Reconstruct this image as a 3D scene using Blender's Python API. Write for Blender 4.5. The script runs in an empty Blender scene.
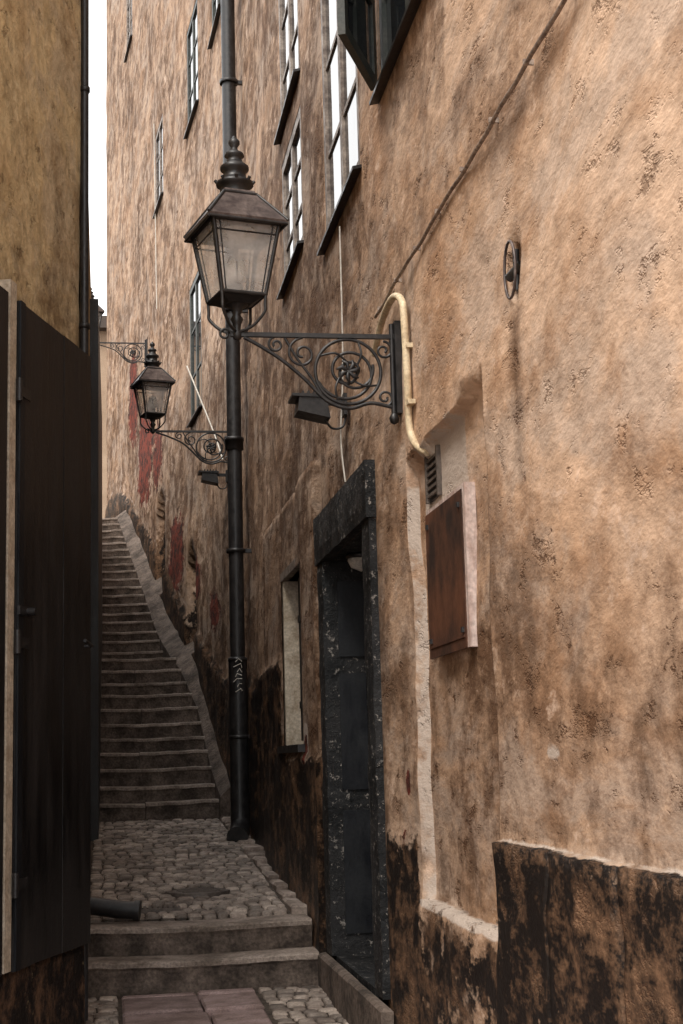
import bpy, math, random, bisect
from mathutils import Vector, Matrix, noise
random.seed(7)
S=bpy.context.scene
S.view_settings.view_transform='Standard'; S.view_settings.look='None'; S.view_settings.exposure=0

# ------------------------------------------------------------ helpers
def lerp(a,b,t): return a+(b-a)*t
def clamp(x,a=0.0,b=1.0): return max(a,min(b,x))
def sstep(a,b,x):
    t=clamp((x-a)/(b-a)); return t*t*(3-2*t)
def interp(tab,x):
    if x<=tab[0][0]: return tab[0][1]
    for (x0,y0),(x1,y1) in zip(tab,tab[1:]):
        if x<=x1: return lerp(y0,y1,(x-x0)/(x1-x0))
    return tab[-1][1]
YN=2.3   # near end of the right-hand facade (cut out of view to admit skylight)
WT=[(-6,1.31),(13,1.31),(15.5,1.27),(18,1.14),(20,.98),(23.6,.68),(27.5,.32),(31,-.03)]
def W(y): return (interp(WT,y-.5)+interp(WT,y)+interp(WT,y+.5))/3
def wp(y,o,z): return (W(y)-o,y,z)
def nz(x,y,z,s): return noise.noise(Vector((x*s,y*s,z*s)))

class MB:
    def __init__(s): s.v=[];s.f=[];s.m=[];s.sm=[]
    def add(s,vs,fs,m=0,smooth=False):
        o=len(s.v); s.v+= [tuple(v) for v in vs]
        for f in fs: s.f.append(tuple(i+o for i in f)); s.m.append(m); s.sm.append(smooth)
    def hexa(s,c,m=0):
        s.add(c,[(0,3,2,1),(4,5,6,7),(0,1,5,4),(1,2,6,5),(2,3,7,6),(3,0,4,7)],m)
    def box(s,x0,x1,y0,y1,z0,z1,m=0):
        s.hexa([(x0,y0,z0),(x1,y0,z0),(x1,y1,z0),(x0,y1,z0),(x0,y0,z1),(x1,y0,z1),(x1,y1,z1),(x0,y1,z1)],m)
    def mbox(s,fn,u0,u1,o0,o1,z0,z1,m=0):
        s.hexa([fn(u0,o0,z0),fn(u0,o1,z0),fn(u1,o1,z0),fn(u1,o0,z0),fn(u0,o0,z1),fn(u0,o1,z1),fn(u1,o1,z1),fn(u1,o0,z1)],m)
    def bbox(s,x0,x1,y0,y1,z0,z1,b,m=0,jit=0):
        j=lambda: random.uniform(-jit,jit)
        lo=[(x0,y0,z0),(x1,y0,z0),(x1,y1,z0),(x0,y1,z0)]
        j4=[j() for _ in range(4)]
        mi=[(x0,y0+j(),z1-b+j4[0]),(x1,y0+j(),z1-b+j4[1]),(x1,y1,z1-b+j4[2]),(x0,y1,z1-b+j4[3])]
        hi=[(x0+b,y0+b+j(),z1+j4[0]),(x1-b,y0+b+j(),z1+j4[1]),(x1-b,y1-b,z1+j4[2]),(x0+b,y1-b,z1+j4[3])]
        fs=[(0,3,2,1),(8,9,10,11)]
        for i in range(4):
            k=(i+1)%4; fs+=[(i,k,4+k,4+i),(4+i,4+k,8+k,8+i)]
        s.add(lo+mi+hi,fs,m)
    def tube(s,pts,r,n=8,m=0,cap=True):
        pts=[Vector(p) for p in pts]; N=len(pts)
        rr=r if isinstance(r,(list,tuple)) else [r]*N
        rr=list(rr)+[rr[-1]]*max(0,N-len(rr))
        t=(pts[1]-pts[0]).normalized()
        a=Vector((0,0,1)) if abs(t.z)<.9 else Vector((1,0,0))
        u=t.cross(a).normalized()
        vs=[]
        for i,p in enumerate(pts):
            if i==0: t=(pts[1]-pts[0])
            elif i==N-1: t=pts[-1]-pts[-2]
            else: t=pts[i+1]-pts[i-1]
            t.normalize()
            u=(u-t*u.dot(t))
            if u.length<1e-6: u=t.orthogonal()
            u.normalize(); w=t.cross(u)
            for k in range(n):
                an=2*math.pi*k/n
                vs.append(p+(u*math.cos(an)+w*math.sin(an))*rr[i])
        fs=[]
        for i in range(N-1):
            for k in range(n):
                k2=(k+1)%n
                fs.append((i*n+k,i*n+k2,(i+1)*n+k2,(i+1)*n+k))
        s.add(vs,fs,m,True)
        if cap:
            s.add(vs[:n],[tuple(reversed(range(n)))],m); s.add(vs[-n:],[tuple(range(n))],m)
    def lathe(s,c,prof,n=20,m=0,smooth=True):
        vs=[];fs=[]
        for (r,z) in prof:
            for k in range(n):
                a=2*math.pi*k/n; vs.append((c[0]+r*math.cos(a),c[1]+r*math.sin(a),c[2]+z))
        for i in range(len(prof)-1):
            for k in range(n):
                k2=(k+1)%n; fs.append((i*n+k,i*n+k2,(i+1)*n+k2,(i+1)*n+k))
        s.add(vs,fs,m,smooth)
    def obj(s,name,mats,parent=None):
        me=bpy.data.meshes.new(name); me.from_pydata(s.v,[],s.f); me.update()
        for i,p in enumerate(me.polygons): p.material_index=s.m[i]; p.use_smooth=s.sm[i]
        for m in mats: me.materials.append(m)
        o=bpy.data.objects.new(name,me); S.collection.objects.link(o)
        if parent: o.parent=parent
        return o
def empty(name):
    o=bpy.data.objects.new(name,None); S.collection.objects.link(o); return o

# ------------------------------------------------------------ materials
class NT:
    def __init__(s,name):
        s.mat=bpy.data.materials.new(name); s.mat.use_nodes=True; s.t=s.mat.node_tree; s.t.nodes.clear()
        s.out=s.n('ShaderNodeOutputMaterial'); s.b=s.n('ShaderNodeBsdfPrincipled'); s.l(s.b.outputs[0],s.out.inputs[0])
        s.tc=s.n('ShaderNodeTexCoord')
    def n(s,t): return s.t.nodes.new(t)
    def l(s,a,b): s.t.links.new(a,b)
    def setin(s,sock,v):
        if isinstance(v,bpy.types.NodeSocket): s.l(v,sock)
        else:
            if isinstance(v,(tuple,list)) and len(v)==3 and sock.type=='RGBA': v=(*v,1)
            sock.default_value=v
    def mapc(s,sc=(1,1,1),loc=(0,0,0)):
        m=s.n('ShaderNodeMapping'); s.l(s.tc.outputs['Object'],m.inputs[0]); m.inputs['Scale'].default_value=sc; m.inputs['Location'].default_value=loc; return m.outputs[0]
    def noise(s,scale,detail=4,rough=.6,sc=(1,1,1),loc=(0,0,0),dist=0):
        k=s.n('ShaderNodeTexNoise'); s.l(s.mapc(sc,loc),k.inputs['Vector']); k.inputs['Scale'].default_value=scale
        k.inputs['Detail'].default_value=detail; k.inputs['Roughness'].default_value=rough; k.inputs['Distortion'].default_value=dist
        return k.outputs[0]
    def rng(s,v,a,b,c=0.0,d=1.0):
        k=s.n('ShaderNodeMapRange'); s.setin(k.inputs[0],v)
        for i,x in enumerate((a,b,c,d)): k.inputs[i+1].default_value=x
        return k.outputs[0]
    def math(s,op,a,b=0.0):
        k=s.n('ShaderNodeMath'); k.operation=op; s.setin(k.inputs[0],a); s.setin(k.inputs[1],b); return k.outputs[0]
    def mix(s,f,a,b,mode='MIX'):
        k=s.n('ShaderNodeMix'); k.data_type='RGBA'; k.blend_type=mode; s.setin(k.inputs[0],f); s.setin(k.inputs[6],a); s.setin(k.inputs[7],b); return k.outputs[2]
    def gray(s,v):
        k=s.n('ShaderNodeCombineColor'); [s.l(v,k.inputs[i]) for i in range(3)]; return k.outputs[0]
    def bump(s,h,strength=.5,dist=.02):
        k=s.n('ShaderNodeBump'); k.inputs['Strength'].default_value=strength; k.inputs['Distance'].default_value=dist; s.l(h,k.inputs['Height'])
        return k.outputs[0]
    def fin(s,col,rough,nrm=None,metal=0,spec=.3):
        s.setin(s.b.inputs['Base Color'],col); s.setin(s.b.inputs['Roughness'],rough); s.b.inputs['Metallic'].default_value=metal
        s.b.inputs['Specular IOR Level'].default_value=spec
        if nrm is not None: s.l(nrm,s.b.inputs['Normal'])
        return s.mat

def simple(name,c1,c2,scale=6,rough=(.6,.85),bs=.4,bd=.01,sc=(1,1,1),fine=60,metal=0,spec=.3,lo=.38,hi=.62,island=0,fr=(.75,1.2)):
    t=NT(name); n1=t.noise(scale,4,.65,sc); n2=t.noise(fine,2,.6)
    c=t.mix(t.rng(n1,lo,hi),c1,c2)
    if island:
        g=t.n('ShaderNodeNewGeometry'); c=t.mix(1.0,c,t.gray(t.rng(g.outputs['Random Per Island'],0,1,1-island,1+island)),'MULTIPLY')
    c=t.mix(1.0,c,t.gray(t.rng(n2,.3,.7,*fr)),'MULTIPLY')
    h=t.math('ADD',n1,t.math('MULTIPLY',n2,.35))
    return t.fin(c,t.rng(n1,.3,.7,rough[0],rough[1]),t.bump(h,bs,bd),metal,spec)

def plaster(name,A,B,C,G,tarA=(.013,.010,.009),tarB=(.20,.115,.068),YS=.42):
    t=NT(name)
    at=t.n('ShaderNodeAttribute'); at.attribute_name='zones'; sp=t.n('ShaderNodeSeparateColor'); t.l(at.outputs['Color'],sp.inputs[0])
    tar_recess,pale,brick=sp.outputs; st=t.n('ShaderNodeAttribute'); st.attribute_name='stain'; stain=st.outputs['Fac']
    big=t.noise(1.0,4,.6,(1,YS*1.4,1))
    med=t.noise(4.0,5,.62,(1,YS,.9))
    streak=t.noise(3.6,6,.74,(1,YS*1.5,.55),(3,1,7))
    fine=t.noise(15,5,.62,(1,YS*1.3,1))
    blot=t.noise(2.2,6,.70,(1,YS,.9),(5,5,5),.5)
    spots=t.noise(9,5,.78,(1,YS,.8),(11,3,2))
    grain=t.noise(80,2,.5,(1,.9,1))
    c=t.mix(t.rng(big,.38,.58),A,B)
    c=t.mix(t.rng(blot,.48,.58,0,.75),c,G)
    c=t.mix(t.rng(med,.50,.64,0,.75),c,C)
    c=t.mix(1.0,c,t.gray(t.rng(stain,.1,1.0,1.02,.60)),'MULTIPLY')
    # soot and damp
    sv=t.math('ADD',t.math('MULTIPLY',streak,.6),t.math('MULTIPLY',spots,.4))
    sm=t.math('MULTIPLY',t.rng(sv,.455,.555),t.rng(stain,0,1,.12,1.0))
    sm=t.math('MINIMUM',sm,.88)
    c=t.mix(sm,c,(C[0]*.27,C[1]*.24,C[2]*.22))
    # rubbed, chalky patches
    c=t.mix(t.rng(t.math('ADD',t.math('MULTIPLY',blot,.5),t.math('MULTIPLY',spots,.5)),.435,.385,0,.6),c,(A[0]*1.0,A[1]*1.06,A[2]*1.16))
    c=t.mix(1.0,c,t.gray(t.rng(fine,.3,.7,.76,1.15)),'MULTIPLY')
    pit=t.math('MULTIPLY',t.rng(spots,.61,.66,0,.85),t.rng(stain,.1,.9,.55,1))
    c=t.mix(pit,c,(C[0]*.25,C[1]*.20,C[2]*.16))
    e=t.math('SUBTRACT',t.math('ADD',t.math('MULTIPLY',med,.35),t.math('ADD',t.math('MULTIPLY',fine,.3),t.math('MULTIPLY',spots,.35))),.5)
    pm=t.rng(t.math('ADD',pale,t.math('MULTIPLY',e,1.5)),.42,.58)
    c=t.mix(pm,c,t.mix(med,(.56,.47,.40),(.38,.31,.26)))
    bm=t.rng(t.math('ADD',brick,t.math('MULTIPLY',e,3.2)),.5,.6)
    c=t.mix(bm,c,t.mix(t.rng(spots,.42,.6),(.19,.038,.022),(.035,.017,.012)))
    tm=t.rng(t.math('ADD',tar_recess,t.math('MULTIPLY',e,3.0)),.44,.58)
    tc=t.mix(t.rng(t.math('ADD',t.math('MULTIPLY',streak,.45),t.math('MULTIPLY',spots,.55)),.485,.60),tarA,tarB)
    c=t.mix(tm,c,tc)
    h=t.math('ADD',t.math('MULTIPLY',med,.8),t.math('MULTIPLY',fine,.36))
    h=t.math('ADD',h,t.math('MULTIPLY',grain,.055))
    h=t.math('SUBTRACT',h,t.math('MULTIPLY',t.rng(spots,.58,.68),.28))
    n=t.bump(h,.75,.034)
    return t.fin(c,t.rng(tm,0,1,.9,.5),n,0,.2)

M_wall=plaster('weathered_ochre_plaster',(.64,.45,.32),(.55,.355,.23),(.38,.215,.12),(.55,.42,.33))
M_yel=plaster('yellow_limewash_plaster',(.82,.645,.38),(.74,.56,.31),(.50,.35,.19),(.70,.57,.39),YS=.8)
M_iron=simple('black_painted_iron',(.010,.010,.011),(.024,.022,.022),18,(.3,.55),.3,.004,spec=.5)
M_rust=simple('rusty_iron',(.05,.025,.015),(.14,.07,.04),14,(.5,.8),.4,.004)
M_cover=simple('worn_cast_iron',(.09,.075,.065),(.16,.13,.11),14,(.4,.6),.4,.004,metal=.3)
M_zinc=simple('dark_lantern_roof',(.055,.042,.042),(.14,.11,.10),9,(.3,.5),.3,.004,metal=.3,spec=.5)
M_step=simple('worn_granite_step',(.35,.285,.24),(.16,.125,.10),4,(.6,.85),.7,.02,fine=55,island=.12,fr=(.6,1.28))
M_riser=simple('dark_step_riser',(.17,.13,.105),(.055,.042,.034),5,(.7,.9),.8,.02,fine=45,fr=(.6,1.3))  # darker tone for the riser faces than for the treads
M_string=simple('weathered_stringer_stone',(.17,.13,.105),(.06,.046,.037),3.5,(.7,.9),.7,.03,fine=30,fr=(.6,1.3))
M_cob=simple('cobble_granite',(.38,.315,.265),(.17,.135,.112),5,(.45,.75),.5,.01,fine=90,island=.48)
M_slab=simple('pink_granite_slab',(.34,.245,.23),(.20,.14,.125),5,(.5,.75),.5,.01,fine=80,island=.2,fr=(.65,1.25))
M_dirt=simple('joint_dirt',(.10,.078,.06),(.04,.03,.024),12,(.8,.95),.6,.01)
M_kerb=simple('dusty_kerb_stone',(.40,.33,.28),(.15,.115,.095),5,(.7,.9),.6,.015,island=.25)
M_blackdoor=simple('black_tarred_wood',(.006,.006,.007),(.028,.025,.024),7,(.28,.6),.6,.006,sc=(1,1,.2),spec=.4)
M_blueblack=simple('blue_black_door_paint',(.005,.006,.009),(.015,.017,.020),6,(.35,.65),.5,.006,sc=(1,1,.5),spec=.35)
def portal():
    t=NT('chipped_black_stone'); n=t.noise(9,5,.75); f=t.noise(26,5,.82); m=t.noise(4,4,.6)
    c=t.mix(t.rng(m,.4,.6),(.007,.008,.009),(.022,.022,.023)); c=t.mix(t.rng(f,.585,.635,0,.85),c,(.34,.31,.28))
    return t.fin(c,t.rng(n,.3,.7,.45,.75),t.bump(t.math('ADD',n,t.math('MULTIPLY',f,.5)),.8,.02),0,.3)
M_portal=portal()
M_cream=simple('cream_paint',(.62,.54,.43),(.42,.34,.25),12,(.6,.8),.3,.004)
M_conduit=simple('cream_conduit',(.72,.60,.41),(.50,.39,.25),12,(.4,.6),.2,.002)
M_frame=simple('grey_brown_window_paint',(.30,.25,.21),(.13,.10,.085),14,(.45,.7),.4,.004)
M_green=simple('dark_green_window_paint',(.03,.038,.033),(.065,.065,.058),14,(.4,.6),.4,.004)
M_board=simple('rusted_sheet_metal',(.12,.052,.030),(.028,.016,.012),4,(.4,.7),.3,.005,sc=(1,1,.7))
M_pink=simple('bleached_wood',(.60,.50,.46),(.38,.27,.23),16,(.7,.9),.4,.004,sc=(1,1,.3))
M_roof=simple('roof_sheet',(.06,.05,.045),(.10,.08,.07),3)
M_rope=simple('old_cable',(.16,.12,.10),(.34,.27,.22),40,(.6,.8),.3,.003)
M_white=simple('white_wire',(.65,.62,.56),(.5,.46,.4),30,(.5,.7),.1,.001)
M_far=simple('far_plaster',(.48,.36,.26),(.38,.27,.19),1)
M_ground=simple('ground_paving',(.16,.14,.12),(.11,.095,.08),3)
def glassm():
    t=NT('window_glass'); n=t.noise(2.2,2,.5)
    return t.fin((.02,.022,.025),.04,t.bump(n,.10,.02),0,1.0)
M_glass=glassm()
def lampglass():
    t=NT('dusty_lantern_glass'); n=t.noise(9,4,.6)
    t.b.inputs['Base Color'].default_value=(.72,.69,.66,1); t.b.inputs['Roughness'].default_value=.1
    tr=t.n('ShaderNodeBsdfTransparent'); tr.inputs[0].default_value=(.92,.9,.87,1)
    mx=t.n('ShaderNodeMixShader'); t.l(t.rng(n,.3,.7,.20,.5),mx.inputs[0]); t.l(tr.outputs[0],mx.inputs[1]); t.l(t.b.outputs[0],mx.inputs[2]); t.l(mx.outputs[0],t.out.inputs[0]); return t.mat
M_lglass=lampglass()
M_opal=simple('opal_burner',(.75,.72,.66),(.5,.47,.42),10,(.3,.5),.1,.002)

# ------------------------------------------------------------ right wall
WIN=dict(A=(5.45,6.72,3.16,4.6),B=(7.35,8.62,3.05,4.75),C=(9.62,10.78,3.45,4.45),C2=(9.62,10.78,4.68,6.0),
         D=(17.9,19.0,8.25,9.7),E=(17.9,19.0,4.3,6.1),F=(21.7,22.7,8.5,9.8),G=(26.0,27.0,13.2,14.7),K=(15.5,16.5,8.3,9.8),
         H=(9.86,10.95,.10,1.30),A2=(5.45,6.72,6.4,8.0),B2=(7.35,8.62,6.4,8.0),C3=(9.62,10.78,7.2,8.7))
DOOR=(7.42,8.86,-1.40,1.17)
holes=[v for v in WIN.values()]+[DOOR]
def smooth_stair(y):
    return interp([(-50,-1.65),(0,-1.63),(9.15,-1.31),(9.43,-1.0),(15.5,-.55),(19.35,1.32),(20.2,1.32),(27.2,4.4),(60,4.6)],y)
def tarthr(y):
    if y<5.03: return -.287
    if y<6.45: return -.63
    if y<7.2: return -.33
    if y<9.0: return -.6
    if y<11.0: return 0.02
    if y<13: return .72
    return interp([(13,.72),(15.5,.85),(17,1.2),(20,2.1),(24,3.7),(28,5.1),(31,5.4)],y)
def rbox(y,z,a,b,c,d,s):
    return sstep(a-s,a+s,y)*(1-sstep(b-s,b+s,y))*sstep(c-s,c+s,z)*(1-sstep(d-s,d+s,z))
def arch(y,z,yc,z0,hw,h):
    dy=abs(y-yc)
    if dy>hw or z<z0: return 0
    return 1 if z<z0+h-hw+math.sqrt(max(0,hw*hw-dy*dy)) else 0
JOINTS=(4.42,3.77,3.1)
def relief(y,z):
    o=0.0
    top=1.33-.03*(y-5.05)+.02*nz(y,0,0,5)
    if 5.05<y<6.42 and -.60<z<top: o-=.055
    if y<5.03 and z<-.287:
        o+=.03+.016*nz(y,z,3,6)
        if any(abs(y-k)<.011 for k in JOINTS): o-=.022
    elif 5.03<=y<7.1 and z<tarthr(y): o+=.012
    elif 9.0<y<13.2 and z<tarthr(y): o+=.025
    elif y>=13.2 and z<tarthr(y)-.1: o+=.04
    if 9.1<y<12.3 and z<1.85+.012*nz(y,0,0,3): o+=.045
    if arch(y,z,22.3,2.5,.42,1.5) or arch(y,z,19.0,1.4,.35,1.3): o-=.16
    d=math.hypot((y-4.59)/.065,(z-1.57)/.095)
    if d<1: o-=.06
    return o
hd_list=holes+[(7.18,9.09,-1.4,1.48)]
def hd(y,z):
    m=9
    for (a,b,c,d) in hd_list:
        dy=max(a-y,0,y-b); dz=max(c-z,0,z-d); m=min(m,math.hypot(dy,dz))
    return m
def disp(y,z):
    n=.026*nz(0,y,z,.7)+.016*nz(3,y,z,2.1)+.007*nz(7,y,z,5)
    return n*sstep(0,.14,hd(y,z))
def lines(a,b,fn,keys):
    L=[];x=a
    while x<b: L.append(x); x+=fn(x)
    L.append(b)
    K=set(k for k in keys if a<k<b)
    L=[x for x in L if all(abs(x-k)>.012 for k in K)]+list(K)
    return sorted(L)
ky=set();kz=set()
for (a,b,c,d) in holes: ky|={a,b};kz|={c,d}
for k in (5.03,5.05,6.42,4.525,4.655): ky|={k-.005,k+.005}
for k in JOINTS: ky|={k-.014,k-.008,k+.008,k+.014}
for k in (-.287,-.60,1.32,1.85): kz|={k-.005,k+.005}
Ys=lines(YN,31,lambda x:(.045 if x<7.4 else (.075 if x<14 else .12)),ky)
Zs=lines(-2.0,20,lambda x:.05 if x<2.5 else (.09 if x<5 else (.16 if x<10 else .5)),kz)
mb=MB(); idx={}; zc=[];stn=[]
sills=[(v[0]-.05,v[1]+.05,v[2]) for v in WIN.values()]
for j,y in enumerate(Ys):
    for i,z in enumerate(Zs):
        o=relief(y,z)+disp(y,z)
        idx[(j,i)]=len(mb.v); mb.v.append((W(y)-o,y,z))
        th=tarthr(y); tar_recess=clamp(.5+(th-z)/.25)
        if y>13.5: tar_recess*=.75
        if 9.0<y<13.2: tar_recess=clamp(.5+(th-z)/.15)*.9
        if y<5.03: tar_recess=.82 if z<-.287 else clamp(.3-(z+.287)/.5,0,.3)
        if 5.03<=y<6.45: tar_recess*=.66
        pale=0.0
        pale=max(pale,.72*rbox(y,z,5.5,6.3,.98,1.33,.07))
        pale=max(pale,.60*rbox(y,z,6.405,6.43,-.6,1.2,.01))
        pale=max(pale,1.0*rbox(y,z,5.05,6.45,-.64,-.597,.012))
        if y<5.03: pale=max(pale,.55*rbox(y,z,2.3,5.03,-.30,-.27,.012))  # lit top edge of the plinth, painted in as a pale line
        pale=max(pale,1.3*rbox(y,z,4.31,4.45,.0,.035,.03))
        pale=max(pale,.75*rbox(y,z,9.62,9.85,-.0,.25,.05))
        if y>19: pale=max(pale,.5*rbox(y,z,19,31,tarthr(y)+.0,tarthr(y)+.10,.05))
        brick=0.0
        for (yc,zc0,ry,rz,s) in ((6.66,-.12,.06,.08,1.1),(6.72,-.45,.10,.2,.85),(9.75,-.0,.12,.2,.9),(20.6,2.85,.9,.6,1.05),(24.4,5.0,1.2,1.0,1.0),(26.0,6.3,.9,1.0,.95),(22.7,4.7,.8,.7,.85),(17.0,1.7,.5,.3,.9),(18.6,2.3,.5,.35,.8)):
            q=math.hypot((y-yc)/ry,(z-zc0)/rz); brick=max(brick,s*clamp(1.4-q))
        stv=lerp(.12,1.0,sstep(5.6,8.2,y))
        if y>9 and z>4: stv=lerp(stv,.7,sstep(4,8,z))
        stv=max(stv,.70*rbox(y,z,5.05,6.4,-.6,.6,.2))
        stv=max(stv,.62*(1-sstep(.0,1.2,z))+.10)
        stv=max(stv,.9*clamp(1-(z-tarthr(y))/.5) if z>tarthr(y) else 0)
        for (a,b,s0) in sills:
            if a<y<b and s0-1.3<z<s0: stv=max(stv,1.15*(1-(s0-z)/1.3))
        if 1.85<z<2.5 and y<7: stv=max(stv,.6*sstep(1.85,2.1,z))
        if y<5.0 and .9<z<1.47: stv=max(stv,.8*rbox(y,z,4.53,4.65,.9,1.47,.06))
        stv=clamp(stv+.45*nz(y*.5,z,4,1.1),0,1.2)
        if arch(y,z,22.3,2.5,.42,1.5) or arch(y,z,19.0,1.4,.35,1.3): tar_recess=max(tar_recess,.8)  # darkness inside the arched recesses is painted into the wall colour
        if math.hypot((y-4.59)/.065,(z-1.57)/.095)<1: tar_recess=1  # anchor hole gets the same painted darkness
        zc+= [tar_recess,pale,brick,1]; stn.append(stv)
for j in range(len(Ys)-1):
    for i in range(len(Zs)-1):
        cy=(Ys[j]+Ys[j+1])/2; cz=(Zs[i]+Zs[i+1])/2
        if any(a<cy<b and c<cz<d for (a,b,c,d) in holes): continue
        mb.f.append((idx[(j,i)],idx[(j,i+1)],idx[(j+1,i+1)],idx[(j+1,i)])); mb.m.append(0); mb.sm.append(True)
for (a,b,c,d) in holes:
    dr=(a,b,c,d)==DOOR
    dp=.5 if dr else .22
    vs=[wp(a,0,c),wp(b,0,c),wp(b,0,d),wp(a,0,d),wp(a,-dp,c),wp(b,-dp,c),wp(b,-dp,d),wp(a,-dp,d)]
    mb.add(vs,[(0,1,5,4),(1,2,6,5),(2,3,7,6),(3,0,4,7),(4,5,6,7)],2 if dr else 1)
ye=[YN,5,13,15.5,18,20,23.6,27.5,31]
for a,b in zip(ye,ye[1:]):
    mb.add([wp(a,.03,20),wp(b,.03,20),(9,b,20),(9,a,20)],[(0,1,2,3)],3)
mb.add([wp(YN,0,-2),(9,YN,-2),(9,YN,20),wp(YN,0,20)],[(0,1,2,3)],1)
mb.add([wp(31,0,-2),(9,31,-2),(9,31,20),wp(31,0,20)],[(0,1,2,3)],1)
mb.add([(9,YN,-2),(9,31,-2),(9,31,20),(9,YN,20)],[(0,1,2,3)],1)
n=len(mb.v)-len(stn); zc+=[0,0,0,1]*n; stn+=[.6]*n
RB=empty('plastered_townhouse')
rw=mb.obj('facade_wall',[M_wall,M_wall,M_portal,M_roof],RB)
def setattrs(o,zc,stn):
    me=o.data
    a=me.attributes.new('zones','FLOAT_COLOR','POINT'); a.data.foreach_set('color',zc)
    b=me.attributes.new('stain','FLOAT','POINT'); b.data.foreach_set('value',stn)
setattrs(rw,zc,stn)

def window(key,fm,cols=2,rows=3):
    a,b,c,d=WIN[key]; m=MB(); fw=.075; o0,o1=-.12,-.004
    fn=wp
    m.mbox(fn,a,a+fw,o0,o1,c,d); m.mbox(fn,b-fw,b,o0,o1,c,d)
    m.mbox(fn,a+fw,b-fw,o0,o1,c,c+fw); m.mbox(fn,a+fw,b-fw,o0,o1,d-fw,d)
    for k in range(1,cols):
        u=lerp(a,b,k/cols); m.mbox(fn,u-.04,u+.04,o0+.01,o1-.004,c+fw,d-fw)
    for r in range(1,rows):
        z=lerp(c,d,r/rows); m.mbox(fn,a+fw,b-fw,o0+.02,o1-.012,z-.015,z+.015)
    m.mbox(fn,a+.02,b-.02,-.035,-.026,c+.02,d-.02,1)
    s=[fn(a-.05,-.12,c+.03),fn(a-.05,.05,c-.01),fn(b+.05,.05,c-.01),fn(b+.05,-.12,c+.03)]
    s+=[(x,y,z-.018) for (x,y,z) in s]
    m.add(s,[(0,1,2,3),(7,6,5,4),(0,4,5,1),(1,5,6,2),(2,6,7,3),(3,7,4,0)],2)
    m.obj('window_'+key.lower(),[fm,M_glass,M_iron],RB)
for k in WIN:
    if k!='H': window(k,M_green if k in('A','A2','D','E','K') else M_frame, 2,3)
m=MB(); ca,cc,cd_=6.74,3.20,4.56
def cf(u,o,z):
    an=math.radians(24); return (1.31-.01-u*math.sin(an)-o*math.cos(an), ca-u*math.cos(an)+o*math.sin(an), z)
for (u0,u1,z0,z1) in ((0,.055,cc,cd_),(.55,.605,cc,cd_),(.055,.55,cc,cc+.055),(.055,.55,cd_-.055,cd_),(.055,.55,3.62,3.645),(.055,.55,4.09,4.115)):
    m.mbox(cf,u0,u1,0,.035,z0,z1,0)
m.mbox(cf,.04,.57,.012,.018,cc+.04,cd_-.04,1)
m.obj('open_casement',[M_green,M_glass],RB)
a,b,c,d=WIN['H']; m=MB()
m.mbox(wp,b-.03,b+.05,-.2,.034,c,d,1); m.mbox(wp,a-.05,a+.03,-.2,.034,c,d,1)
m.mbox(wp,a-.05,b+.05,-.2,.045,d,d+.06,0)
m.mbox(wp,a+.03,b-.03,-.17,-.10,c,c+.07,0); m.mbox(wp,a+.03,b-.03,-.17,-.10,d-.07,d,0)
for u in (a+.03,(a+b)/2-.04,b-.11): m.mbox(wp,u,u+.08,-.17,-.098,c+.07,d-.07,0)
m.mbox(wp,a+.05,b-.05,-.15,-.14,c+.02,d-.02,2)
m.mbox(wp,a-.06,b+.06,-.15,.09,c-.05,c,3)
m.mbox(wp,a+.032,a+.62,-.06,-.02,c+.03,d-.03,4)
for z in (c+.25,c+.85): m.mbox(wp,a+.05,a+.6,-.019,-.01,z,z+.05,3)
m.obj('window_side',[M_frame,M_cream,M_glass,M_iron,M_blackdoor],RB)
# door portal
m=MB()
yo0,yo1,zt=7.2,9.07,1.46
def pf(y,o,z): return (1.31-o,y,z)
def rough_slab(m,y0,y1,z0,z1,o0,o1,mt):
    ny=max(2,int((y1-y0)/.06)); nzz=max(2,int((z1-z0)/.06)); vs=[]
    for i in range(ny+1):
        for k in range(nzz+1):
            y=lerp(y0,y1,i/ny); z=lerp(z0,z1,k/nzz); e=.008 if i in(0,ny) or k in(0,nzz) else 0
            vs.append(pf(y+(.010*nz(z,1,2,6) if i in(0,ny) else 0),o1-e+.007*nz(y,z,0,6),z))
    P=nzz+1
    fs=[(i*P+k,i*P+k+1,(i+1)*P+k+1,(i+1)*P+k) for i in range(ny) for k in range(nzz)]
    m.add(vs,fs,mt)
    per=[i*P for i in range(ny+1)]+[ny*P+k for k in range(1,P)]+[i*P+nzz for i in range(ny-1,-1,-1)]+[k for k in range(nzz-1,0,-1)]
    n=len(per); ring=[vs[p] for p in per]; back=[(1.31-o0,v[1],v[2]) for v in ring]
    m.add(ring+back,[(i,(i+1)%n,n+(i+1)%n,n+i) for i in range(n)],mt)
rough_slab(m,yo0,7.42,-1.12,1.17,-.1,.045,0); rough_slab(m,8.86,yo1,-1.12,1.17,-.1,.045,0)
rough_slab(m,yo0-.015,yo1+.015,1.172,zt,-.1,.06,0)
m.mbox(pf,7.42,8.86,-.5,.010,-1.3,-1.12,0)
m.mbox(pf,7.43,7.5,-.32,-.22,-1.12,1.16,1); m.mbox(pf,8.79,8.85,-.32,-.22,-1.12,1.16,1)
m.mbox(pf,7.5,8.79,-.32,-.22,.70,.80,1)
m.mbox(pf,7.5,8.13,-.31,-.26,-1.11,.70,1); m.mbox(pf,8.15,8.79,-.31,-.26,-1.11,.70,1)
for u in (7.58,8.23):
    for z0,z1 in ((-.95,-.35),(-.2,.6)): m.mbox(pf,u,u+.46,-.262,-.24,z0,z1,1)
m.mbox(pf,7.5,8.79,-.29,-.28,.8,1.14,2)
for z0,z1 in ((-1.0,-.3),(-.18,.5),(.6,1.05)):
    m.box(1.36,1.52,8.848,8.86,z0,z1,1)
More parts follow.
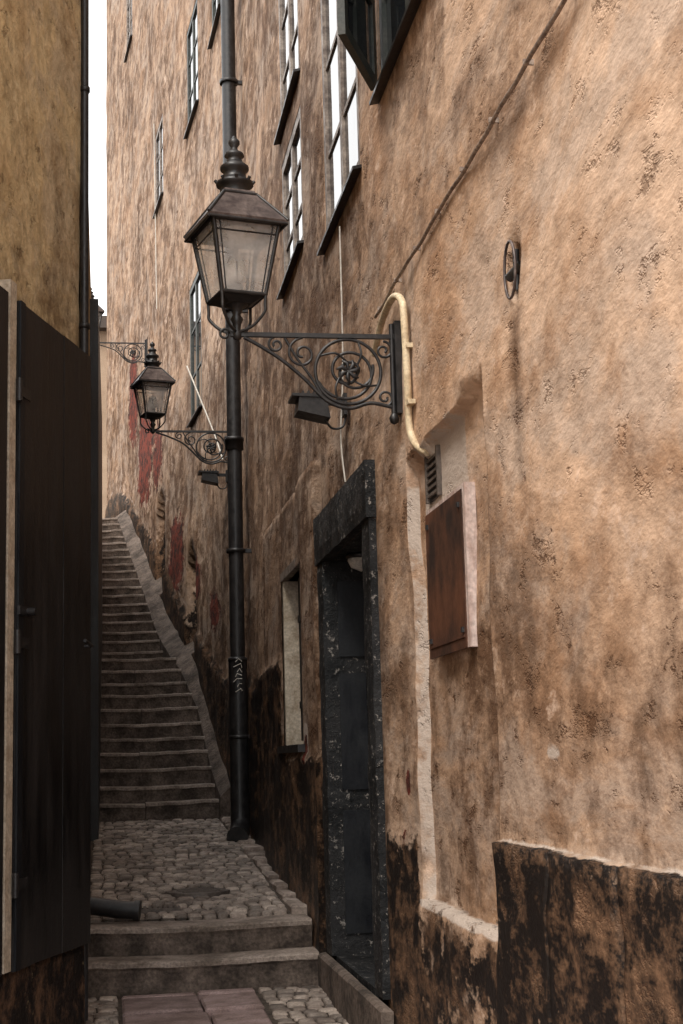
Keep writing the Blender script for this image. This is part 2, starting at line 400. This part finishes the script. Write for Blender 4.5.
m.obj('entrance_door',[M_portal,M_blueblack,M_glass,M_step],RB)
m=MB()
m.lathe((0,0,0),[(0,.0),(.075,.0),(.08,.02),(.06,.06),(.0,.085)],16,1); 
m.lathe((0,0,-.02),[(0,0),(.085,0),(.09,.02),(.08,.03)],16,0)
o=m.obj('porch_light',[M_iron,M_opal],RB); o.rotation_euler=(math.pi,0,0); o.location=(1.45,8.5,1.15)

# ------------------------------------------------------------ details on right wall
m=MB()
m.mbox(pf,5.50,6.15,-.07,-.034,.42,1.0,1)
m.mbox(pf,5.50,6.16,-.034,-.022,.40,1.005,0)
m.mbox(pf,5.52,6.13,-.022,-.018,.44,.45,0)
m.mbox(pf,5.462,5.498,-.07,-.026,.40,1.025,1); m.mbox(pf,5.50,6.17,-.07,-.03,1.006,1.026,1)
for yy,zz in ((5.53,.46),(5.53,.94),(6.1,.46),(6.1,.94)): m.mbox(pf,yy,yy+.02,-.022,-.012,zz,zz+.02,2)
m.obj('sheet_metal_meter_cover',[M_board,M_pink,M_iron])
m=MB()
m.mbox(pf,5.97,6.19,-.09,-.05,1.07,1.27,0)
for k in range(6): m.mbox(pf,5.985,6.175,-.05,-.038,1.085+k*.03,1.097+k*.03,1)
m.mbox(pf,5.96,5.98,-.08,-.036,1.065,1.275,1); m.mbox(pf,6.18,6.20,-.08,-.036,1.065,1.275,1)
m.obj('ventilation_grille',[M_blackdoor,M_cover])
def smoothpts(P,n=6):
    P=[Vector(p) for p in P]; out=[]
    for i in range(len(P)-1):
        p0=P[max(i-1,0)];p1=P[i];p2=P[i+1];p3=P[min(i+2,len(P)-1)]
        for k in range(n):
            t=k/n; out.append(.5*((2*p1)+(-p0+p2)*t+(2*p0-5*p1+4*p2-p3)*t*t+(-p0+3*p1-3*p2+p3)*t**3))
    out.append(P[-1]); return out
m=MB()
pts=[wp(6.95,.03,1.93),wp(6.72,.03,2.03),wp(6.42,.035,2.05),wp(6.24,.03,1.98),wp(6.20,.03,1.85),wp(6.20,.025,1.6),wp(6.24,.015,1.42),wp(6.20,-.0,1.33),wp(6.10,-.03,1.27)]
m.tube(smoothpts(pts),.0165,10,0)
for z in (1.75,1.5): m.mbox(pf,6.165,6.235,0,.032,z,z+.02,0)
m.obj('electrical_conduit',[M_conduit])
m=MB(); pts=[]
y=YN+.05
while y<6.95:
    pts.append(wp(y,.024+.006*nz(1,y,0,4),2.12+.016*nz(2,y,1,2.3)-.008*abs(math.sin(y*3)))); y+=.07
m.tube(pts,.0085,6,0)
for k in range(11):
    yy=YN+.2+k*.43; m.mbox(pf,yy,yy+.008,0,.034,2.11,2.128,0)
m.obj('wall_cable',[M_rope,M_rust])
for nm,P in (('thin_wire',[wp(7.95,.02,2.95),wp(7.97,.018,2.3),wp(8.0,.02,2.05),wp(8.02,.035,1.75),wp(8.0,.02,1.5)]),
             ('thin_wire',[wp(22.6,.03,10.0),wp(22.4,.03,6.9)]),
             ('thin_wire',[wp(16.8,.3,4.5),wp(16.2,.08,3.6),wp(15.8,.03,3.2)])):
    m=MB(); m.tube(smoothpts(P),.005 if P[0][1]<10 else .009,6,0); m.obj(nm,[M_white])
m=MB()
m.tube([wp(4.59,-.02,1.50),wp(4.59,-.02,1.64)],.012,8,0)
m.tube([wp(4.56,-.03,1.58),wp(4.62,.0,1.55)],.016,8,0)
ring=[wp(4.59+.066*math.cos(k*math.pi/12),.003,1.57+.096*math.sin(k*math.pi/12)) for k in range(25)]
m.tube(ring,.005,6,1)
m.obj('wall_anchor',[M_iron,M_zinc])

# ------------------------------------------------------------ down pipe
m=MB()
px,py=1.17,13.7
m.tube([(px,py,-.45),(px,py,.9)],.085,16,0); m.tube([(px,py,.9),(px,py,19.6)],.068,16,0)
for z in (.9,2.95,5.3,7.6,9.9,12.2,14.5): m.lathe((px,py,z),[(.07,-.09),(.085,-.08),(.085,.0),(.09,.0),(.09,.03),(.07,.04)],16,0)
for z in (.2,1.9,4.2,6.5,8.8): m.box(px,1.33,py-.02,py+.02,z,z+.035,0); m.lathe((px,py,z),[(.088,0),(.090,0),(.090,.035),(.07,.035)],16,0)
m.tube(smoothpts([(px,py,-.42),(px,py-.02,-.55),(px-.02,py-.12,-.62),(px-.05,py-.26,-.655)]),[.088]*18+[.095],16,0)
for k in range(7):
    z=.62+k*.045; m.tube([(px-.03+.02*math.sin(k*2.1),py-.084,z),(px+.02*math.cos(k*1.3),py-.088,z+.03),(px+.03,py-.083,z+.01+.02*math.sin(k))],.004,4,1)
m.obj('rainwater_downpipe',[M_iron,M_white])

# ------------------------------------------------------------ street lamps
def spiral(cx,cz,y,r0,r1,a0,turns,n=48):
    P=[]
    for k in range(n+1):
        t=k/n; r=lerp(r0,r1,t**.85); a=a0+turns*2*math.pi*t
        P.append((cx+r*math.cos(a),y,cz+r*math.sin(a)))
    return P
def street_lamp(name,xc,y,zb,rot=15):
    E=empty(name); E.location=(xc,y,zb)
    L=W(y)-xc
    m=MB()
    m.box(-.03,L-.02,-.010,.010,-.010,.010,0)
    m.box(L-.02,L+.02,-.03,.03,-.36,.07,0)
    m.tube([(L-.03,0,.06),(L-.03,0,-.36)],.012,8,0)
    m.lathe((L-.03,0,-.38),[(0,-.03),(.018,-.02),(.024,0),(.014,.02)],10,0)
    k0=L-.735
    m.tube(smoothpts([(.03,0,-.012),(.10+k0*.5,0,-.05),(.20+k0,0,-.115),(.30+k0,0,-.20),(.40+k0,0,-.30),(.50+k0,0,-.335),(.60+k0,0,-.31),(L-.03,0,-.33)]),.009,8,0)
    c=(L-.235,-.165)
    m.tube(spiral(c[0],c[1],0,.15,.15,0,1.0),.008,8,0)
    m.tube(spiral(c[0],c[1],0,.145,.03,math.radians(200),1.6),.0075,8,0)
    m.tube(spiral(c[0]+.02,c[1],0,.10,.02,math.radians(20),-1.2),.007,8,0)
    for k in range(7):
        a=k*2*math.pi/7; m.tube([(c[0],-.01,c[1]),(c[0]+.035*math.cos(a),-.025,c[1]+.035*math.sin(a)),(c[0]+.055*math.cos(a+.3),-.01,c[1]+.055*math.sin(a+.3))],[.006,.012,.004],6,0)
    for a0,a1 in ((35,70),(100,150),(215,250),(300,335)):
        A0,A1=math.radians(a0),math.radians(a1)
        m.tube(smoothpts([(c[0]+.05*math.cos(A0),0,c[1]+.05*math.sin(A0)),(c[0]+.10*math.cos((A0+A1)/2),-.012,c[1]+.10*math.sin((A0+A1)/2)),(c[0]+.146*math.cos(A1),0,c[1]+.146*math.sin(A1))]),.0055,6,0)
    m.lathe((c[0],0,c[1]-.012),[(0,-.012),(.02,0),(.02,.012),(0,.03)],10,0)
    m.tube(spiral(L-.44,-.085,0,.075,.014,math.radians(90),1.5),.0065,8,0)
    m.tube(spiral(L-.56,-.045,0,.04,.01,math.radians(80),1.4),.006,8,0)
    m.tube(spiral(L-.07,-.065,0,.045,.01,math.radians(90),-1.4),.006,8,0)
    m.tube(spiral(L-.07,-.285,0,.04,.01,math.radians(-90),1.3),.006,8,0)
    m.tube(smoothpts([(L-.52,0,-.012),(L-.47,0,-.10),(L-.40,0,-.20),(L-.36,0,-.27)]),.0065,8,0)
    m.tube(spiral(-.055,.0,0,.03,.008,0,1.3),.006,8,0)
    m.obj('bracket',[M_iron],E)
    m=MB(); R=Matrix.Rotation(math.radians(rot),3,'Z')
    def q(h,z): return [tuple(R@Vector(v)) for v in ((-h,-h,z),(h,-h,z),(h,h,z),(-h,h,z))]
    zb0,zt0=.165,.485; hb,ht=.102,.154
    qb,qt=q(hb,zb0),q(ht,zt0)
    for i in range(4):
        k=(i+1)%4
        m.tube([qb[i],qt[i]],.0095,4,0); m.tube([qb[i],qb[k]],.011,4,0); m.tube([qt[i],qt[k]],.012,4,0)
        f=.84; a=[lerp(qb[i][j],qt[i][j],f) for j in range(3)]; b=[lerp(qb[k][j],qt[k][j],f) for j in range(3)]
        m.tube([a,b],.0045,4,0)
        for s in (.09,.91):
            u0=[lerp(qb[i][j],qb[k][j],s) for j in range(3)]; u1=[lerp(qt[i][j],qt[k][j],s) for j in range(3)]
            m.tube([u0,u1],.0035,4,0)
        m.add([qb[i],qb[k],qt[k],qt[i]],[(0,1,2,3)],1)
    m.add(q(hb,zb0-.004)+q(hb*.55,zb0-.03),[(0,4,5,1),(1,5,6,2),(2,6,7,3),(3,7,4,0),(4,7,6,5)],0)
    m.add(q(hb,zb0+.004),[(0,1,2,3)],0)
    e0,e1,e2,e3=q(.182,.478),q(.186,.494),q(.078,.640),q(.070,.66)
    rf=e0+e1+e2+e3; fs=[]
    for lv in range(3):
        for i in range(4):
            k=(i+1)%4; fs.append((lv*4+i,lv*4+k,lv*4+4+k,lv*4+4+i))
    fs.append((12,13,14,15)); m.add(rf,fs,2); m.add(q(.182,.479)+q(ht,.49),[(0,4,5,1),(1,5,6,2),(2,6,7,3),(3,7,4,0)],2)
    for i in range(4):
        k=(i+1)%4; m.tube([e1[i],e2[i]],.008,6,0); m.tube([e0[i],e0[k]],.007,6,0); m.tube([e2[i],e2[k]],.008,6,0)
    m.lathe((0,0,0),[(.070,.655),(.068,.695),(.086,.70),(.084,.715),(.055,.73),(.05,.765),(.066,.775),(.066,.79),(.04,.81),(.032,.835),(.046,.842),(.042,.855),(.018,.87),(.014,.885),(.026,.90),(.026,.915),(.008,.935),(.0,.945)],16,0)
    for k in range(8):
        a=k*math.pi/4; m.tube([(.075*math.cos(a),.075*math.sin(a),.705),(.09*math.cos(a),.09*math.sin(a),.725)],.008,5,0)
    m.lathe((0,0,0),[(.0,-.03),(.018,-.02),(.022,.0),(.016,.02),(.02,.05),(.03,.07),(.018,.09),(.03,.12),(.06,.14)],12,0)
    for i in range(4):
        a=Vector(qb[i])
        P=[a,a*.98+Vector((0,0,-.04)),Vector((a.x*.95,a.y*.95,.085)),Vector((a.x*.55,a.y*.55,.03)),Vector((a.x*.1,a.y*.1,.012))]
        m.tube(smoothpts(P),.0075,6,0)
    # burner, gallery and mantle
    m.lathe((0,0,0),[(.055,.17),(.055,.195),(.03,.205),(.026,.235)],14,0)
    m.lathe((0,0,0),[(.026,.235),(.045,.25),(.050,.285),(.038,.33),(.018,.36),(.0,.365)],14,3)
    for k in range(3):
        a=k*2.094+.5; m.tube([(.05*math.cos(a),.05*math.sin(a),.19),(.062*math.cos(a),.062*math.sin(a),.28),(.03*math.cos(a),.03*math.sin(a),.37)],.004,5,0)
    m.lathe((0,0,0),[(.0,.44),(.10,.455),(.11,.47)],16,3)
    m.obj('lantern',[M_iron,M_lglass,M_zinc,M_opal],E)
    return E
street_lamp('street_lamp',.575,6.5,1.89,14)
street_lamp('street_lamp.001',.455,15.0,3.33,14)
street_lamp('street_lamp.002',-.27,24.0,6.80,14)
def floodlight(name,y,z,s=1.0):
    m=MB()
    m.box(-.02,.0,-.05,.05,-.06,.06,0); m.box(-.14,-.02,-.012,.012,.0,.03,0)
    m.hexa([(-.28,-.09,-.05),(-.10,-.09,-.09),(-.10,.09,-.09),(-.28,.09,-.05),(-.27,-.09,.03),(-.12,-.09,.03),(-.12,.09,.03),(-.27,.09,.03)],0)
    m.hexa([(-.31,-.10,.03),(-.10,-.10,.02),(-.10,.10,.02),(-.31,.10,.03),(-.31,-.10,.045),(-.10,-.10,.04),(-.10,.10,.04),(-.31,.10,.045)],0)
    for k in range(5): m.box(-.25+k*.03,-.24+k*.03,-.07,.07,.045,.065,0)
    m.tube(smoothpts([(-.12,0,-.08),(-.08,.0,-.13),(-.02,0,-.12),(0,0,-.05)]),.007,6,0)
    o=m.obj(name,[M_iron]); o.location=(W(y)-.005,y,z); o.scale=(s,s,s); return o
floodlight('floodlight',8.0,1.93); floodlight('floodlight.001',15.6,2.98)

# ------------------------------------------------------------ left building
CX=-.15
C0=Vector((CX,8.2)); D=Vector((-.309,-.951)); NRM=Vector((.951,-.309))
def lf(t,o,z):
    p=C0+D*t+NRM*o; return (p.x,p.y,z)
HL=4.95  # roofline lowered out of view so skylight reaches the alley
TE=6.0
mb=MB(); zc=[];stn=[]
Ts=lines(0,TE,lambda x:.06 if x<2 else .3,[]); Zl=lines(-2,HL,lambda x:.07,[2.235,2.245,-.915,-.905])
idx={}
for j,t in enumerate(Ts):
    for i,z in enumerate(Zl):
        o=.012*nz(4,t,z,1.1)+.006*nz(9,t,z,4)
        if z<-.91: o+=.03
        idx[(j,i)]=len(mb.v); mb.v.append(lf(t,o,z))
        zc+=[clamp(.5+(-.8-z)/.3)*.8,0,0,1]; stn.append(clamp(.12+.5*clamp(1-(z-2.2)/.6 if z>2.2 else 0)+.3*nz(t,z,8,1.5)))
for j in range(len(Ts)-1):
    for i in range(len(Zl)-1):
        mb.f.append((idx[(j,i)],idx[(j+1,i)],idx[(j+1,i+1)],idx[(j,i+1)])); mb.m.append(0); mb.sm.append(True)
E1=lf(TE,0,0)
A=[(CX,8.2),(-.17,15.5),(-.45,21.0),(-.55,31.0),(-9,31.0),(-9,E1[1]),(E1[0],E1[1])]
for (p,q_) in zip(A,A[1:]):
    mb.add([(p[0],p[1],-2),(q_[0],q_[1],-2),(q_[0],q_[1],HL),(p[0],p[1],HL)],[(0,3,2,1)],0)
mb.add([(x,y,HL) for x,y in A],[tuple(reversed(range(len(A))))],1)
n=len(mb.v)-len(stn); zc+=[.2,0,0,1]*n; stn+=[.8]*n
LB=empty('yellow_townhouse')
lw=mb.obj('plaster_walls',[M_yel,M_roof],LB); setattrs(lw,zc,stn)
m=MB(); m.mbox(lf,-.08,TE+.1,-.3,.06,HL+.003,HL+.12,0); m.obj('cornice',[M_kerb],LB)
m=MB(); m.hexa([(-.4,14,-1.5),(-.085,14,-1.5),(-.075,21,-1.5),(-.4,21,-1.5),(-.4,14,4.4),(-.085,14,4.4),(-.075,21,4.8),(-.4,21,4.8)]); m.obj('alley_side_wall',[M_blackdoor])
def leaf(name,t0,t1,seed):
    m=MB(); rnd=random.Random(seed); n=5; z0,z1=-.91,2.23
    for k in range(n):
        a=lerp(t0,t1,k/n)+.0015; b=lerp(t0,t1,(k+1)/n)-.0015
        m.mbox(lf,a,b,.03,.070+rnd.uniform(-.002,.002),z0+rnd.uniform(0,.006),z1-rnd.uniform(0,.005),0)
    m.mbox(lf,t0,t1,.02,.034,z0,z1,0)
    m.mbox(lf,t1-.06,t1,.074,.084,z0+.005,z1-.005,1)
    for z in (-.55,.55,1.75):
        m.mbox(lf,t1-.12,t1+.03,.0845,.092,z,z+.05,2); 
        p=lf(t1+.03,.09,z-.03); q=lf(t1+.03,.09,z+.08); m.tube([p,q],.016,8,2)
    return m
m=leaf('shop_door',.02,1.10,3)
p=lf(.15,.08,.62); q=lf(.15,.12,.62); r=lf(.28,.125,.64); m.tube([p,q],.009,6,2); m.tube([q,r],.009,6,2)
p=lf(1.05,.09,.72); q=lf(1.05,.15,.72); m.tube([p,q],.02,8,2); m.mbox(lf,.98,1.15,.095,.11,.70,.74,2)
m.obj('shop_door',[M_blackdoor,M_blueblack,M_iron])
m=leaf('shop_door',1.23,2.25,5); m.obj('shop_door.001',[M_blackdoor,M_blueblack,M_iron])
m=MB(); m.mbox(lf,1.125,1.205,.0,.070,-.9,2.3,0); m.obj('door_post',[M_cream])
m=MB(); p=lf(-.0,.025,0); m.tube([(p[0],p[1],-1.3),(p[0],p[1],HL)],.024,10,0)
for z in (-.4,1,2.4,3.8): m.lathe((p[0],p[1],z),[(.024,0),(.030,.0),(.030,.03),(.024,.03)],10,0)
m.obj('corner_drainpipe',[M_iron])
m=MB(); m.tube([(-.16,9.72,-.85),(.06,9.68,-.885),(.18,9.66,-.895)],[.055,.055,.055],14,0)
m.tube([(.16,9.663,-.894),(.195,9.657,-.897)],.064,14,0); m.obj('drain_spout',[M_iron])

# ------------------------------------------------------------ ground, paving, steps
m=MB(); G=[(-300,-1.75),(-10,-1.75),(0,-1.72),(8.9,-1.42),(9.3,-1.3),(15.4,-.85),(19.3,.9),(20.4,.95),(27.2,4.0),(31,4.35),(60,4.6),(400,5)]
Xs=[-300,-40,-9,-.6,0,1.6,9,40,300]; vs=[(x,y,z) for (y,z) in G for x in Xs]; nx=len(Xs)
fs=[(j*nx+i,j*nx+i+1,(j+1)*nx+i+1,(j+1)*nx+i) for j in range(len(G)-1) for i in range(nx-1)]
m.add(vs,fs,0); m.obj('ground',[M_ground])
def stone(m,x,y,w,l,z,mt=0,dome=.006):
    an=random.uniform(-.05,.05); ca,sa=math.cos(an),math.sin(an); c=.2
    base=[(-1+c,-1),(1-c,-1),(1,-1+c),(1,1-c),(1-c,1),(-1+c,1),(-1,1-c),(-1,-1+c)]
    base=[(u*random.uniform(.90,1.04),v*random.uniform(.90,1.04)) for u,v in base]
    tx,ty=random.uniform(-.05,.05),random.uniform(-.05,.05); sl=(smooth_stair(y+.05)-smooth_stair(y-.05))/.1 if 9.6<y<15.4 else .035
    vs=[]
    for sc,dz in ((1,-.06),(1,-.012),(.91,-.002),(.6,dome*.4)):
        for u,v in base:
            lx,ly=u*w/2*sc,v*l/2*sc; X=lx*ca-ly*sa;Y=lx*sa+ly*ca
            vs.append((x+X,y+Y,z+dz+tx*X+(ty+sl)*Y))
    fs=[]
    for r in range(3):
        for k in range(8):
            k2=(k+1)%8; fs.append((r*8+k,r*8+k2,r*8+8+k2,r*8+8+k))
    fs.append(tuple(range(24,32))); m.add(vs,fs,mt,True)
def cobbles(name,y0,y1,xl,xr,zf,size=.105,skip=None):
    m=MB(); y=y0
    while y<y1:
        l=size*random.uniform(.85,1.1); x=xl(y)+random.uniform(0,.02)
        while x<xr(y)-.03:
            w=size*random.uniform(.8,1.35); w=min(w,xr(y)-x)
            cx=x+w/2; cy=y+l/2+random.uniform(-.006,.006)+.02*math.sin(cx*5)
            if not(skip and skip(cx,cy)): stone(m,cx,cy,w-.009,l-.009,zf(cy)+random.uniform(-.007,.004)+.012*nz(cx,cy,0,1.5))
            x+=w
        y+=l
    n=14
    for k in range(n):
        a=lerp(y0,y1,k/n);b=lerp(y0,y1,(k+1)/n)
        m.add([(xl(a)-.08,a,zf(a)-.018),(xr(a)+.05,a,zf(a)-.018),(xr(b)+.05,b,zf(b)-.018),(xl(b)-.08,b,zf(b)-.018)],[(0,1,2,3)],1)
    m.obj(name,[M_cob,M_dirt])
def land(y): return lerp(-.97,-.55,(y-9.43)/(15.5-9.43))
mh=(.62,10.75,.19)
sk=lambda x,y: math.hypot(x-mh[0],y-mh[1])<mh[2]+.04 or (.18<x<.46 and 9.98<y<10.25)
cobbles('cobblestone_paving',9.77,15.42,lambda y:-.14,lambda y:1.14 if y<12 else lerp(1.14,1.10,(y-12)/3.5),land,.088,sk)
lowz=lambda y:-1.31-.035*(9.15-y)
cobbles('cobblestone_paving.001',5.5,9.08,lambda y:.86,lambda y:1.28,lowz,.09)
cobbles('cobblestone_paving.002',5.5,9.08,lambda y:-.45,lambda y:.06,lowz,.09)
m=MB()
y=-4.0
while y<9.1:
    l=random.uniform(.38,.6); l=min(l,9.11-y)
    xs=[.07,.50+random.uniform(-.1,.1),.85] if y>5.4 else [-2.6,-1.9,-1.2,-.6,0,.5,1.1]
    for a,b in zip(xs,xs[1:]):
        m.bbox(a+.006,b-.006,y+.006,y+l-.006,lowz(y)-.15,lowz(y+l/2),.012,0,.008)
    y+=l
m.obj('stone_slab_paving',[M_slab])
m=MB(); m.lathe((mh[0],mh[1],land(mh[1])-.006),[(mh[2]+.03,-.05),(mh[2]+.03,.004),(mh[2]+.012,.008),(mh[2]+.005,.0),(mh[2],.0),(mh[2]-.01,.006),(0,.006)],28,0)
for k in range(5): 
    a=-.12+k*.06; w_=math.sqrt(mh[2]**2-a*a)*.8; m.box(mh[0]-w_,mh[0]+w_,mh[1]+a-.008,mh[1]+a+.008,land(mh[1])+.001,land(mh[1])+.010,0)
m.obj('manhole_cover',[M_cover])
m=MB(); z=land(10.1)
m.box(.19,.45,10.0,10.24,z-.05,z-.03,1)
for k in range(8): m.box(.195+k*.033,.212+k*.033,10.0,10.24,z-.03,z+.004,0)
m.box(.18,.19,9.99,10.25,z-.05,z+.007,0); m.box(.45,.46,9.99,10.25,z-.05,z+.007,0); m.box(.19,.45,9.985,9.998,z-.05,z+.007,0)
m.obj('drain_grate',[M_cover,M_blackdoor])
def slabstep(m,y0,y1,z,xa,xb,rise,nb):
    xs=[xa]+sorted(lerp(xa,xb,(k+random.uniform(-.15,.15))/nb) for k in range(1,nb))+[xb]
    for a,b in zip(xs,xs[1:]):
        a+=.004;b-=.004; n=max(3,int((b-a)/.05)); vs=[];dz=random.uniform(-.010,.010);dy=random.uniform(-.016,.016)
        prof=[(.012,-rise-.05),(0.012,-rise*.5),(.008,-.050),(0,-.034),(.002,-.010),(.020,0),(.16,.002),(y1-y0,0)]
        for i in range(n+1):
            x=lerp(a,b,i/n); w_=.018*nz(x,y0,z,3)+.016*nz(x,y0,z,12)
            wear=-.014*math.exp(-((x-(xa+xb)/2)/(.3*(xb-xa)))**2)
            for k,(u,v) in enumerate(prof):
                vs.append((x,y0+dy+u+(w_ if k<6 else 0)+(.010*nz(x,v,z,9) if k<3 else 0),z+dz+v+(wear if k>1 else 0)+(.010*nz(x,y0,u,7) if 1<k<7 else 0)))
        P=len(prof)
        for k in range(P-1):
            fs=[(i*P+k,(i+1)*P+k,(i+1)*P+k+1,i*P+k+1) for i in range(n)]
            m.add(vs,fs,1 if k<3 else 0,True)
        m.add(vs[:P],[tuple(range(P))],0); m.add(vs[-P:],[tuple(reversed(range(P)))],0)
ST=empty('stone_steps')
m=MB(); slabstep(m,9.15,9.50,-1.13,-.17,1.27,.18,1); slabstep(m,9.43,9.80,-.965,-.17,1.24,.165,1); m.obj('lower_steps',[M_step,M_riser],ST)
def sedge(y): return interp([(15.5,1.12),(17.6,1.04),(19.4,.80),(21,.68),(23.6,.46),(27.3,.14)],y)
m=MB()
for k in range(11):
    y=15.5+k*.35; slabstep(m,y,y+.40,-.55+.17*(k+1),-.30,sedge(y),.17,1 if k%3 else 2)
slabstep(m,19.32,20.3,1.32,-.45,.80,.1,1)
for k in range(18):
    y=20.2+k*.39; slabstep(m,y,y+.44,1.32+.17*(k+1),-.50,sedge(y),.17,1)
m.add([(-.6,27.2,4.38),(.5,27.2,4.38),(0,32,4.5),(-.6,32,4.5)],[(0,1,2,3)],0)
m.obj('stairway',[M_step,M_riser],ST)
m=MB(); ys=[15.3+k*.2 for k in range(61)]
def ss2(y): return sum(smooth_stair(y+d) for d in (-.9,-.6,-.3,0,.3,.6,.9))/7
def strz(y): return ss2(y)+.14+.03*nz(y,1,1,1)+.02*nz(y,1,1,4)
for a,b in zip(ys,ys[1:]):
    za,zb_=strz(a),strz(b)
    ea,eb=sedge(a)-.01,sedge(b)-.01; wa,wb=W(a)+.05,W(b)+.05
    m.add([(ea,a,za-1.2),(eb,b,zb_-1.2),(eb,b,zb_),(ea,a,za)],[(0,3,2,1)],0,True)
    m.add([(ea,a,za),(eb,b,zb_),(wb,b,zb_+.20),(wa,a,za+.20)],[(0,3,2,1)],0,True)
z0=strz(15.3); m.add([(sedge(15.3)-.01,15.3,-1),(W(15.3)+.05,15.3,-1),(W(15.3)+.05,15.3,z0+.20),(sedge(15.3)-.01,15.3,z0)],[(0,1,2,3)],0)
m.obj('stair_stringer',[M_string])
m=MB(); y=9.75
while y<15.25:
    l=random.uniform(.3,.55); l=min(l,15.28-y); z=land(y)
    m.bbox(1.15 if y<12 else 1.12,1.315,y+.004,y+l-.004,z-.1,land(y+l/2)+.02,.015,0,.008); y+=l
m.obj('kerb',[M_kerb])
m=MB(); m.bbox(1.225,1.285,7.0,7.95,-1.5,-1.13,.015,0,.006); m.bbox(1.225,1.285,7.96,9.1,-1.5,-1.13,.015,0,.006); m.obj('doorstep',[M_string])
m=MB(); m.box(-7,4,36,46,3,10.5,0)
for k in range(5): 
    for z in (5,7.5): m.box(-6+k*2.0,-5.1+k*2.0,35.95,36.02,z,z+1.5,1)
m.box(-7.3,4.3,35.7,46.3,10.5,10.8,2); m.obj('background_building',[M_far,M_glass,M_roof])

# ------------------------------------------------------------ light: bright overcast day
el,az=math.radians(52),math.radians(215)
w=bpy.data.worlds.new('World'); S.world=w; w.use_nodes=True; nt=w.node_tree
bg=nt.nodes['Background']; sky=nt.nodes.new('ShaderNodeTexSky'); sky.sky_type='NISHITA'; sky.sun_disc=False
sky.sun_elevation=el; sky.sun_rotation=az; sky.air_density=1; sky.dust_density=4; sky.ozone_density=.3
mx=nt.nodes.new('ShaderNodeMix'); mx.data_type='RGBA'; mx.inputs[0].default_value=.8; mx.inputs[7].default_value=(17.5,17.3,17.0,1)
nt.links.new(sky.outputs[0],mx.inputs[6]); nt.links.new(mx.outputs[2],bg.inputs[0]); bg.inputs[1].default_value=.15
sd=Vector((math.sin(az)*math.cos(el),math.cos(az)*math.cos(el),math.sin(el)))
sl=bpy.data.lights.new('sun','SUN'); sl.energy=2.8; sl.angle=math.radians(20); sl.color=(1,.94,.86)
so=bpy.data.objects.new('sun',sl); S.collection.objects.link(so); so.rotation_euler=sd.to_track_quat('Z','Y').to_euler(); so.location=(-5,-5,20)

# ------------------------------------------------------------ camera
Ry=Vector((-233.5,-253,-1500)).normalized()
Rz=Vector((-.027,1,-.1645)); Rz=(Rz-Ry*Rz.dot(Ry)).normalized(); Rx=Ry.cross(Rz)
Mx=Matrix((Rx,Ry,Rz))
cd=bpy.data.cameras.new('camera'); cd.sensor_fit='VERTICAL'; cd.sensor_height=36; cd.sensor_width=24; cd.lens=1500/1024*36; cd.clip_start=.05; cd.clip_end=1000
co=bpy.data.objects.new('camera',cd); S.collection.objects.link(co); co.matrix_world=Mx.to_4x4()
S.camera=co
